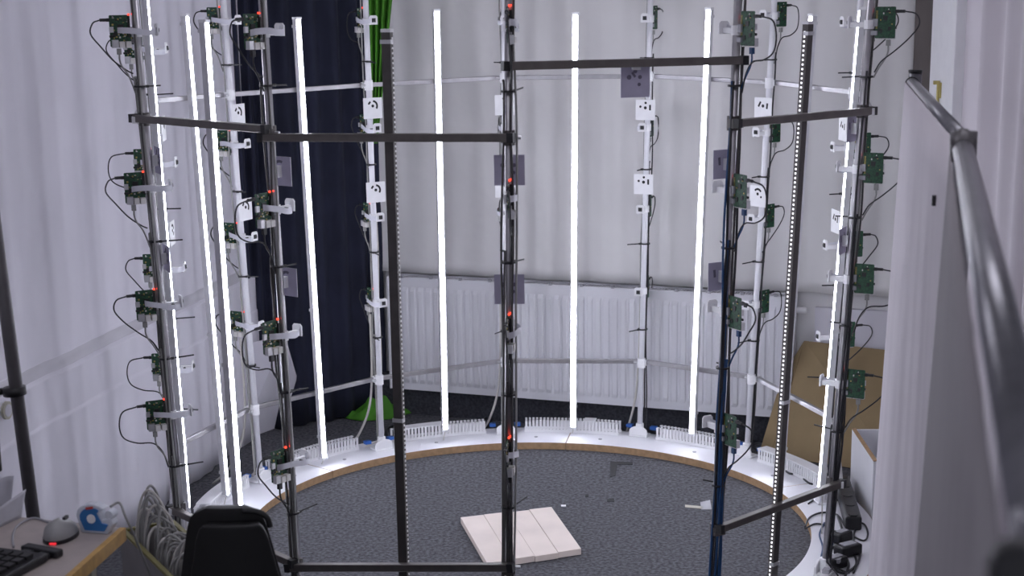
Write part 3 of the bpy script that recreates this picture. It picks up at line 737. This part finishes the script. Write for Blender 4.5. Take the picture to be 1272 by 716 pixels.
tape([(851, 628), (873, 630), (873, 633), (851, 631)], 'short pale tape strip on the carpet beside the blue cables', M_cream)
tape([(870, 625), (882, 622), (884, 634), (871, 634)], 'grey patch of tape at the foot of the blue cables', M_greypl)

# ------------------------------------------------------------------ right corner: cardboard, box, cables
wallp = WB + nb * 0.02
b0, b1 = onz(958, 566, .003), onz(1120, 592, .003)
t0, t1 = onplane(1000, 424, wallp + nb * .02, nb), onplane(1125, 438, wallp + nb * .02, nb)
Q = [b0, b1, t1, t0]; nrm = (Q[1] - Q[0]).cross(Q[3] - Q[0]).normalized() * .005
mb = MB(); NX, NZ = 8, 8
o = thing('cardboard_sheet', 'large brown cardboard sheet leaning on back wall right of radiator', 'cardboard', b0)
mb.v = [tuple(p - b0) for p in Q] + [tuple(p + nrm - b0) for p in Q]; mb.f = [(0,1,2,3),(7,6,5,4),(0,4,5,1),(1,5,6,2),(2,6,7,3),(3,7,4,0)]; mb.mi = [0] * 6
mb.build('front_flap', M_cardbd, o)
q2 = [onz(945, 561, .004), b0, t0, onplane(972, 470, wallp + nb * .06, nb)]
mb = MB(); n2 = (q2[1] - q2[0]).cross(q2[3] - q2[0]).normalized() * .005
mb.v = [tuple(p - b0) for p in q2] + [tuple(p + n2 - b0) for p in q2]; mb.f = [(0,1,2,3),(7,6,5,4),(0,4,5,1),(1,5,6,2),(2,6,7,3),(3,7,4,0)]; mb.mi = [0] * 6
mb.build('side_flap', M_cardbd, o)
# white open box
t = thing('open_box', 'white open-topped board box standing right of the ring', 'box', (1.183, 5.10, 0.001), -0.03)
bw, bl, bh, bt = 0.11, 0.38, 0.215, 0.012
mb = MB()
for nm, c, s in (('long_panel', (0, 0, bh / 2), (bt, bl, bh)), ('long_panel', (bw, 0, bh / 2), (bt, bl, bh)), ('end_panel', (bw / 2, bl / 2 - bt / 2, bh / 2), (bw - bt, bt, bh)), ('end_panel', (bw / 2, -bl / 2 + bt / 2, bh / 2), (bw - bt, bt, bh)), ('bottom_panel', (bw / 2, 0, .008), (bw - bt, bl - 2 * bt, .012))):
    MB().box(c, s).build(nm, M_whitebd, t)
for x in (0, bw): MB().box((x, 0, bh + .002), (bt + .001, bl, .004)).build('edge_strip', M_mdf, t)
# power brick strip on the ring
c = onz(1052, 636, R_T); e = onz(1042, 600, R_T)
def prop_box(name, label, cat, a, b, w, h, m, z):
    a = Vector(a); b = Vector(b); d = (b - a); t = thing(name, label, cat, ((a.x + b.x) / 2, (a.y + b.y) / 2, z), math.atan2(d.y, d.x))
    bevel(MB().box((0, 0, h / 2), (d.length, w, h)).build('housing', m, t), .006, 2); return t, d.length
t, L = prop_box('power_strip', 'long black power strip standing on the ring by the white box', 'power strip', onz(1045, 606, R_T), onz(1060, 660, R_T), .052, .045, M_blackpl, R_T + .001)
for k in range(5): MB().tube([(-L / 2 + .03 + k * (L - .06) / 4, 0, .044), (-L / 2 + .03 + k * (L - .06) / 4, 0, .047)], .017, 14).build('socket', M_chip, t)
MB().box((L / 2 - .012, 0, .047), (.014, .02, .006)).build('switch', M_chip, t)
for k, (u, v, w, l, lab) in enumerate(((1053, 690, .045, .07, 'black mains adapter lying among the cables near the fabric partition'), (1037, 706, .04, .06, 'black mains adapter at the lower end of the ring'), (1046, 674, .035, .05, 'small black mains adapter beside the power strip'))):
    p = onz(u, v, R_T); t, L = prop_box('power_adapter', lab, 'adapter', (p.x - l / 2, p.y - .02, 0), (p.x + l / 2, p.y + .02, 0), w, .035, M_blackpl, R_T + .001)
    MB().box((0, 0, .037), (L * .6, w * .6, .003)).build('rating_label', M_greypl, t)
def floor_cable(pts, m, label, r=.003, z=R_T, group=None, name='cable'):
    P = []
    for q in pts:
        u, v = q[:2]; dz = q[2] if len(q) > 2 else 0; P.append(onz(u, v, z + r + .001 + dz))
    o = MB().tube(cat_rom(P, 6), r, 6).build(name, m, None, True)
    return tag(o, label, 'cable', group)
GRP = 'cables tangled on the right of the ring'
floor_cable([(1000, 655), (1006, 643), (1022, 637), (1040, 640), (1050, 655)], M_blackcab, 'black cable arching over the right inner rim of the ring', group=GRP)
floor_cable([(1000, 657), (1014, 651), (1030, 656), (1040, 672), (1036, 700)], M_blackcab, 'black cable ending in a plug at the ring rim', group=GRP)
floor_cable([(1030, 660), (1050, 662), (1072, 672), (1078, 664), (1074, 652), (1062, 648)], M_blackcab, 'black cable looping out towards the fabric partition', group=GRP)
floor_cable([(1022, 690), (1036, 680), (1055, 682), (1064, 700), (1050, 712), (1034, 708)], M_blackcab, 'black cable coiled at the lower end of the ring', .004, group=GRP)
floor_cable([(1040, 640), (1046, 660), (1044, 680), (1054, 700), (1050, 716)], M_blackcab, 'black cable running down past the mains adapters', .004, group=GRP)
floor_cable([(1056, 630), (1066, 645), (1060, 668), (1068, 690), (1060, 712)], M_blackcab, 'black cable trailing from the end of the power strip', .0035, group=GRP)
floor_cable([(1024, 650), (1018, 664), (1022, 680), (1020, 696), (1026, 712)], M_bluecab, 'blue cable winding round the foot of rightmost front pole', .003, group=GRP)
floor_cable([(1030, 662), (1034, 676), (1028, 690), (1034, 702), (1024, 716)], M_tapeblue, 'bright blue cable lying among the black cables', .003, group=GRP)
floor_cable([(998, 622), (1008, 618), (1016, 612), (1012, 620), (1004, 626)], M_blackcab, 'short black cable on the ring under the right crossbar', .003)
floor_cable([(968, 578), (980, 588), (992, 590), (1004, 600), (1012, 602)], M_blackcab, 'black cable lying on the ring before the cardboard', .0035)
# dark cables behind the ring by the radiator
GRB = 'cables on carpet behind the ring'
for k, (pts, lab) in enumerate(((((585, 536), (600, 522), (612, 518), (604, 530), (590, 534)), 'black cable coil on carpet behind ring, left of central pole'),
                    (((800, 520), (812, 508), (820, 520), (810, 532), (800, 528)), 'black cable coil on carpet behind the middle radiator pole'),
                    (((930, 560), (940, 540), (950, 535), (955, 548), (942, 562)), 'black cable coil on carpet beside the right radiator end pole'),
                    (((472, 555), (484, 545), (490, 530), (480, 535), (484, 552)), 'black cable coil on carpet behind pole by navy curtain'))):
    floor_cable(pts, M_blackcab, lab, .006, 0.0, GRB)
# pale leads from rear poles to the floor
for n, du, lab in (('B2', -22, 'navy curtain'), ('B4', -24, 'middle of the radiator'), ('B3', -20, 'dark central pole'), ('B1', -14, 'left wall')):
    P = POLE[n]; s = Vector((-1, 0, 0))
    pts = [at_z(n, .55) + P['r'] * .02 + s * .016, at_z(n, .32) + P['r'] * .02 + s * .018, at_z(n, .18) + P['r'] * .03 + s * .03, at_z(n, .07) + P['r'] * .06 + s * .06, Vector((*(at_z(n, .05) + P['r'] * .10 + s * .09).xy, .006))]
    tag(MB().tube(cat_rom(pts, 6), .0045, 8).build('data_cable', M_whitecab, None, True), 'pale thick cable sweeping to the floor from the pole at the ' + lab, 'cable', 'pale cables at the rear poles')

# ------------------------------------------------------------------ right partition of fabric on a pipe frame
HP = 1.50
fe, jo, ne = onz(1133, 104, HP), onz(1197, 176, HP), onz(1300, 640, HP)
d1 = (jo - fe).normalized(); d2 = (ne - jo).normalized()
t = thing('partition_frame', 'chrome pipe frame with corner joint at the right edge', 'frame', Vector((fe.x, fe.y, 0.0)))
org = Vector((fe.x, fe.y, 0))
MB().tube([fe - org, jo - org], .0145, 16).build('rail', M_pipe, t, True)
MB().tube([jo - org - Vector((0, 0, .012)), ne - org - Vector((0, 0, .012))], .0165, 16).build('rail', M_pipe, t, True)
MB().tube([Vector((.012, .02, 0.002)), Vector((.012, .02, HP + .028))], .016, 16).build('post', M_pipe, t, True)
MB().tube([Vector((.012, .02, HP + .026)), Vector((.012, .02, HP + .032))], .017, 16).build('post_cap', M_blackpl, t, True)
j = jo - org
MB().tube([j + Vector((0, 0, -1.498 )), j + Vector((0, 0, .010))], .0165, 16).build('post', M_pipe, t, True)
MB().tube([j - d1 * .03 , j + d1 * .012 ], .019, 16).tube([j - Vector((0, 0, .03)), j + Vector((0, 0, .016))], .021, 16).build('joint', M_darkpipe, t, True)
MB().tube([ne - org - Vector((0, 0, 1.498)), ne - org], .0165, 12).build('post', M_pipe, t, True)
MB().tube([fe - org + d1 * -.012, fe - org + d1 * .004], .0165, 16).build('end_cap', M_blackpl, t, True)
def fabric(A, B, n_off, z0, z1, seed, m, label, amp=.008, bulge=0.0):
    L = (B - A).length; d = (B - A) / L; nn = Vector((d.y, -d.x, 0))
    if nn.x > 0: nn = -nn
    def fn(a, b):
        z = z0 + (z1 - z0) * b
        off = n_off + .05 * (1 - b) * (1 - a) + folds(a * L, z, seed, amp) * (1.15 - b) + bulge * math.sin(a * math.pi)
        p = A + d * (a * L) + nn * off; return Vector((p.x, p.y, z))
    o = MB().grid(fn, 110, 16).build('fabric_panel', m, None, True); solid(o, .002)
    return tag(o, label, 'fabric panel', 'white fabric panels of the partition')
fabric(fe + d1 * .0, jo - d1 * .02, .017, .04, HP + .004, 6.2, M_partfab, 'white fabric panel hung from the far pipe of the right partition', .005)
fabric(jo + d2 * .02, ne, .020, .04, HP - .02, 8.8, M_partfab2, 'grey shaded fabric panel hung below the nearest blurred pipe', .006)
p = onplane(1176, 249, fe, (d1.y, -d1.x, 0))
t = tag(MB().box((0, 0, 0), (.010, .008, .018)).box((-.004, 0, -.003), (.008, .006, .008)).build('clip', M_blackpl), 'small black clip on the white fabric panel below the joint', 'clip')
t.location = p + Vector((-.022, 0, 0)); t.rotation_euler = (0, 0, math.atan2(d1.y, d1.x))

# near black knob at the lower right
p = ony(1268, 684, 0.62)
t = thing('tripod_head', 'black blurred rounded tripod head at the bottom right corner', 'tripod head', Vector((p.x, p.y, 0)))
mb = MB(); prof = [(0, .0), (.006, .0), (.011, -.003), (.0135, -.009), (.0135, -.03), (.010, -.036), (.010, -.06), (.008, -.07)]
mb.tube([(0, 0, p.z + .004 + z) for r, z in prof], .01, 16, True, [max(r, .001) for r, z in prof]); mb.build('knob', M_blackpl, t, True)
MB().tube([(0, 0, .30), (0, 0, p.z - .062)], .009, 12).build('column', M_blackpl, t, True)
for k in range(3):
    a = k * 2.094 + .4; MB().tube([(0, 0, .42), (.22 * math.cos(a), .22 * math.sin(a), .008)], .007, 8).build('leg', M_blackpl, t, True)

# ------------------------------------------------------------------ left foreground: desk and things
DZ = 0.72
k1, k2, k3 = onz(149, 656, DZ), onz(72, 724, DZ), onz(0, 640, DZ)
ex = (k2 - k1).normalized(); bk = (k3 - k1).normalized()
t = thing('desk', 'beige desk with a wooden front edge in the lower left corner', 'desk', (k1.x, k1.y, 0))
org = Vector((k1.x, k1.y, 0))
poly = [k1, k1 + ex * 0.85, k1 + ex * 0.85 + bk * .62, k1 + bk * .62]
mb = MB(); mb.v = [tuple(Vector((p.x, p.y, DZ - .024)) - org) for p in poly] + [tuple(Vector((p.x, p.y, DZ)) - org) for p in poly]
mb.f = [(3,2,1,0),(4,5,6,7),(0,1,5,4),(1,2,6,5),(2,3,7,6),(3,0,4,7)]; mb.mi = [0] * 6; mb.build('desk_top', M_desk, t)
inn = -(bk - ex * bk.dot(ex)).normalized()
MB().bar(k1 + inn * .006 - org - Vector((0, 0, .012)), k1 + ex * .85 + inn * .006 - org - Vector((0, 0, .012)), .012, .026).build('wood_edge', M_deskedge, t)
for f_, g_ in ((.13, .022), (.75, .022), (.10, .55), (.75, .55)):
    p = k1 + ex * f_ + bk * g_ - org; bevel(MB().box((p.x, p.y, (DZ - .025) / 2), (.035, .035, DZ - .025)).build('leg', M_cream, t), .003)
a_, b_ = k1 + ex * .10 + bk * .05 - org, k1 + ex * .75 + bk * .05 - org
MB().bar(a_ + Vector((0, 0, -.05)), b_ + Vector((0, 0, -.05)), .02, .035).build('apron', M_cream, t)
# mouse
p = onz(76, 668, DZ); t = thing('computer_mouse', 'grey computer mouse with red glow on the desk', 'mouse', p, -0.15)
def mouse(a, b):
    th = a * 2 * math.pi; ph = b * math.pi / 2
    rx, ry, hz_ = .030, .046, .030
    return Vector((rx * math.cos(th) * math.cos(ph) ** .7, ry * math.sin(th) * math.cos(ph) ** .7, .006 + hz_ * math.sin(ph) * (1 - .2 * math.sin(th))))
MB().grid(mouse, 28, 10).build('shell', M_mouse, t, True)
MB().prism([(.031 * math.cos(i * math.pi / 12), .047 * math.sin(i * math.pi / 12)) for i in range(24)], .001, .008, lambda a, b, h: Vector((a, b, h))).build('base', M_blackpl, t)
MB().box((.004, -.046, .004), (.012, .004, .004)).build('glow', M_redglow, t)
MB().box((0, .026, .031), (.006, .016, .006)).build('wheel', M_blackpl, t)
pm = p
# mouse cable
P = [onz(u, v, DZ) + Vector((0, 0, .003)) for u, v in ((68, 655), (58, 650), (40, 646), (22, 655), (16, 668), (17, 682))]
tag(MB().tube(cat_rom(P, 6), .0022, 6).build('mouse_cable', M_greypl, None, True), 'thin grey mouse cable curling across the desk', 'cable')
# keyboard
p = onz(8, 704, DZ); t = thing('keyboard', 'black keyboard at the left picture edge on the desk', 'keyboard', p, -0.35)
bevel(MB().box((-.12, -.03, .009), (.36, .15, .016)).build('case', M_blackpl, t), .004)
for r_ in range(5):
    for c_ in range(16): MB().box((-.285 + c_ * .0215, -.09 + r_ * .025, .020), (.017, .019, .007)).build('key', M_chip, t)
# black pen case / hub
p = onz(47, 692, DZ); t = thing('card_reader', 'flat black gadget beside the keyboard', 'gadget', p, -0.45)
bevel(MB().box((0, .012, .008), (.085, .022, .014)).build('housing', M_blackpl, t), .003)
for x in (-.018, .020): bevel(MB().box((x, -.010, .007), (.026, .020, .012)).build('lobe', M_blackpl, t), .004)
# tape dispenser
p = onz(122, 661, DZ); t = thing('tape_dispenser', 'blue and clear tape dispenser on the desk corner', 'tape dispenser', p, -0.25); t.scale = (1.15, 1.15, 1.15)
def TD(poly, y0, y1): return MB().prism(poly, y0, y1, lambda a, b, h: Vector((a, h, b)))
out = [(-.026, .0), (.022, .0)] + [(.034, .018), (.030, .030), (.016, .026), (.010, .040)] + [(.030 * math.cos(math.radians(a)) - .004, .030 + .022 * math.sin(math.radians(a))) for a in range(40, 215, 20)]
bevel(TD(out, -.010, .010).build('shell', M_clear, t), .002)
inner = [(-.018, .006), (.018, .006), (.026, .018), (.014, .020), (.006, .036)] + [(.022 * math.cos(math.radians(a)) - .004, .028 + .018 * math.sin(math.radians(a))) for a in range(50, 215, 20)]
TD(inner, -.0125, -.0098).build('blue_label', M_tapeblue, t)
TD(disc(.008, (-.004, .027)), -.0138, -.012).build('hub', M_card, t)
TD(bar2((-.006, .046), .007, .002, .2), -.0134, -.0122).build('red_stripe', mat('label_red', (.5, .06, .05), .5, 0, 20, .1), t)
TD(disc(.008, (.027, .034)), -.009, .009).build('cutter', M_clear, t)
P = [onz(138, 648, DZ) + Vector((0, 0, .03)), onz(150, 646, DZ) + Vector((0, 0, .035)), onz(157, 655, DZ) + Vector((0, 0, .02)), onz(157, 662, DZ) + Vector((.004, 0.05, -.03)), onz(155, 660, DZ) + Vector((.02, .12, -.16))]
tag(MB().tube(cat_rom(P, 6), .0025, 6).build('cable', M_greycab, None, True), 'grey cable looping off the desk corner by the tape', 'cable')
# papers
for k, (u0, v0, u1, v1, w, lab) in enumerate(((-12, 632, 14, 600, .05, 'white paper sheet standing at the left picture edge, behind'), (-20, 668, 26, 645, .04, 'white paper sheet standing at the left picture edge, in front'))):
    A = onz(u0, v0, DZ); B = onz(u1, v1, DZ) if k else onz(12, 640, DZ)
    h = .055 if k else .075
    mb = MB(); mb.grid(lambda a, b: A.lerp(B, a) + Vector((.01 * b, .012 * math.sin(a * 3) + .015 * b, .002 + h * b * (.7 + .3 * a))), 8, 6)
    o = mb.build('paper_sheet', M_paper, None, True); solid(o, .0006); tag(o, lab, 'paper', 'papers at left')
# black screen edge at the far left
p = onz(2, 640, DZ); t = thing('monitor', 'black screen edge at the far left above the papers', 'monitor', (p.x - .036, p.y + .10, DZ + .001), 0.5)
bevel(MB().box((-.10, 0, .16), (.22, .02, .20)).build('screen_housing', M_blackpl, t), .004)
MB().box((-.10, -.0105, .165), (.20, .002, .17)).build('screen', M_chip, t)
MB().box((-.10, .01, .035), (.03, .015, .07)).build('stand', M_blackpl, t); MB().box((-.10, .0, .004), (.10, .09, .007)).build('foot', M_blackpl, t)
# stand pole at left
Yp = 3.42
A = ony(-6, 285, Yp); B = ony(43, 655, Yp); dv = (A - B) / (A.z - B.z); base = B + dv * (0.004 - B.z); top = B + dv * (2.1 - B.z)
t = thing('stand_pole', 'dark grey stand pole with a collar at the left picture edge', 'pole', base)
MB().tube([(0, 0, 0), top - base], .0150, 16).build('tube', M_darkpipe, t, True)
cz = ony(18, 486, Yp) - base
MB().tube([cz - dv * .009, cz + dv * .009], .0255, 20).build('collar', M_blackpl, t, True)
MB().tube([cz + Vector((-.024, 0, 0)), cz + Vector((-.045, -.01, .0))], .008, 10).build('knob', M_blackpl, t, True)
MB().tube([(0, 0, 0), (0, 0, .01)], .10, 20).build('base_plate', M_blackpl, t)
# wall socket
p = onplane(7, 510, W_L0 + nl * .04, nl); t = thing('wall_socket', 'round wall socket on the left wall near the stand pole', 'socket', p, math.atan2(nl.y, nl.x))
MB().prism(disc(.026, (0, 0)), 0, .008, lambda a, b, h: Vector((h, a, b))).build('plate', M_cream, t)
MB().prism(disc(.018, (0, 0)), .0078, .0095, lambda a, b, h: Vector((h, a, b))).build('recess', M_ledge, t)

# crate of cables
CZ = 0.60
g1, g2 = onz(153, 660, CZ), onz(216, 722, CZ)
ce = (g2 - g1).normalized(); cn = Vector((-ce.y, ce.x, 0))
if cn.x < 0: cn = -cn
t = thing('cable_crate', 'grey open cabinet with yellow rim full of cables, beside the chair', 'crate', (g1.x, g1.y, 0.001))
org = Vector((g1.x, g1.y, 0)); CL, CW = (g2 - g1).length + .02, .11
def cp(l, w): return g1 + ce * l + cn * w - org
for nm, a, b in (('side_panel', cp(0, 0), cp(CL, 0)), ('side_panel', cp(0, CW), cp(CL, CW)), ('end_panel', cp(0, .008), cp(0, CW - .008)), ('end_panel', cp(CL, .008), cp(CL, CW - .008))):
    q0, q1 = Vector((a.x, a.y, (CZ - .08) / 2 )), Vector((b.x, b.y, (CZ - .08) / 2))
    MB().bar(Vector((a.x, a.y, CZ / 2)), Vector((b.x, b.y, CZ / 2)), .014, CZ - .006).build(nm, M_crate, t)
    MB().bar(Vector((a.x, a.y, CZ)), Vector((b.x, b.y, CZ)), .010, .006).build('rim', M_yellow, t)
MB().box((cp(CL / 2, CW / 2).x, cp(CL / 2, CW / 2).y, CZ - .20), (CW * .8, CL * .7, .01)).build('shelf', M_crate, t)
rnd = random.Random(5)
for k in range(34):
    l = .02 + (CL - .05) * k / 33; w0 = .012 + rnd.uniform(0, .025); w1 = w0 + rnd.uniform(.035, .06); hh = rnd.uniform(.02, .075) if k > 8 else rnd.uniform(.05, .10)
    A = g1 + ce * l + cn * w0; B = g1 + ce * (l + rnd.uniform(-.04, .05)) + cn * w1
    P = [Vector((*A.xy, CZ - .15)), Vector((*A.xy, CZ - .02 + hh * .4)), Vector((*A.lerp(B, .3).xy, CZ + hh)), Vector((*A.lerp(B, .7).xy, CZ + hh * .9)), Vector((*B.xy, CZ + hh * .2)), Vector((*B.xy, CZ - .15))]
    tag(MB().tube(cat_rom(P, 6), .0028, 8).build('network_cable', M_greycab if k % 4 else M_whitecab, None, True), ('pale' if k % 4 == 0 else 'grey') + ' looped cable bunched in the open cabinet beside the chair', 'cable', 'grey cables in the open cabinet')
for k in range(3):
    c = g1 + ce * (CL - .06 - .03 * k) + cn * (.06 + .012 * k) + Vector((0, 0, -.01 + .012 * (k % 2)))
    t = thing('cable_plug', ('blue cable plug in the cabinet nearest the chair', 'blue cable plug in the middle of the cabinet cables', 'blue cable plug deepest among the cabinet cables')[k], 'plug', Vector((c.x, c.y, CZ - .03)), .4 * k, 'blue plugs in the open cabinet')
    bevel(MB().box((0, 0, .025), (.016, .020, .045)).build('body', M_blueclip, t), .002); MB().box((0, 0, .052), (.011, .011, .012)).build('contact', M_clear, t)
    MB().tube([(0, 0, .004), (0, .01, -.06)], .004, 6).build('lead', M_bluecab, t)

# ------------------------------------------------------------------ chair
YC = 2.86
c = ony(286, 690, YC)
t = thing('office_chair', 'black chair with a rounded backrest in the foreground, left', 'chair', (c.x, c.y, 0), 0.0)
ztop = ony(286, 630, YC).z
def halfw(z):   # half width of the shell at depth below top
    d = ztop - z
    pts = [(0, .04), (.006, .060), (.016, .074), (.04, .084), (.08, .093), (.15, .108), (.30, .122), (.34, .110)]
    for (d0, w0), (d1_, w1) in zip(pts, pts[1:]):
        if d <= d1_: return .88 * (w0 + (w1 - w0) * max(0, (d - d0) / (d1_ - d0)))
    return pts[-1][1]
def shell(y_off, grow, top_drop, zlow, xsh=0.0, curv=.35):
    def fn(a, b):
        z = zlow + (ztop - top_drop - zlow) * b
        w = max(.004, halfw(min(ztop, z + top_drop * .6)) - grow); x = (a * 2 - 1) * w
        return Vector((x + xsh, y_off + curv * x * x * 6 - .10 * (z - zlow) ** 2, z))
    return fn
o = MB().grid(shell(0.012, 0.0, 0.0, ztop - .34, -.004), 24, 30).build('backrest_shell', M_chairpl, t, True); solid(o, .02); bevel(o, .005, 3)
o = MB().grid(shell(-.012, .007, .027, ztop - .34, .009), 24, 30).build('backrest_pad', M_chairpl, t, True); solid(o, .022); bevel(o, .007, 3)
hb = MB(); hb.tube(cat_rom([(.030, -.012, ztop - .004), (.058, -.016, ztop - .005), (.076, -.016, ztop - .016), (.082, -.014, ztop - .036)], 6), .006, 8); hb.build('grip', M_chairpl, t, True)
MB().bar((0, .01, .34), (0, .012, ztop - .2), .05, .02, (0, 1, 0)).build('back_support', M_chairpl, t)
o = bevel(MB().box((0, -.19, .33), (.36, .38, .05)).build('seat', M_chairpl, t), .02, 3)
MB().tube([(0, -.19, .06), (0, -.19, .31)], .022, 14).build('column', M_blackpl, t, True)
for k in range(5):
    a = k * 2 * math.pi / 5 + .3; e = Vector((.22 * math.cos(a), -.19 + .22 * math.sin(a), .055))
    MB().bar((0, -.19, .075), e, .03, .022).build('base_arm', M_blackpl, t)
    MB().tube([e + Vector((-.012, 0, -.03)), e + Vector((.012, 0, -.03))], .024, 14).build('caster', M_blackpl, t)
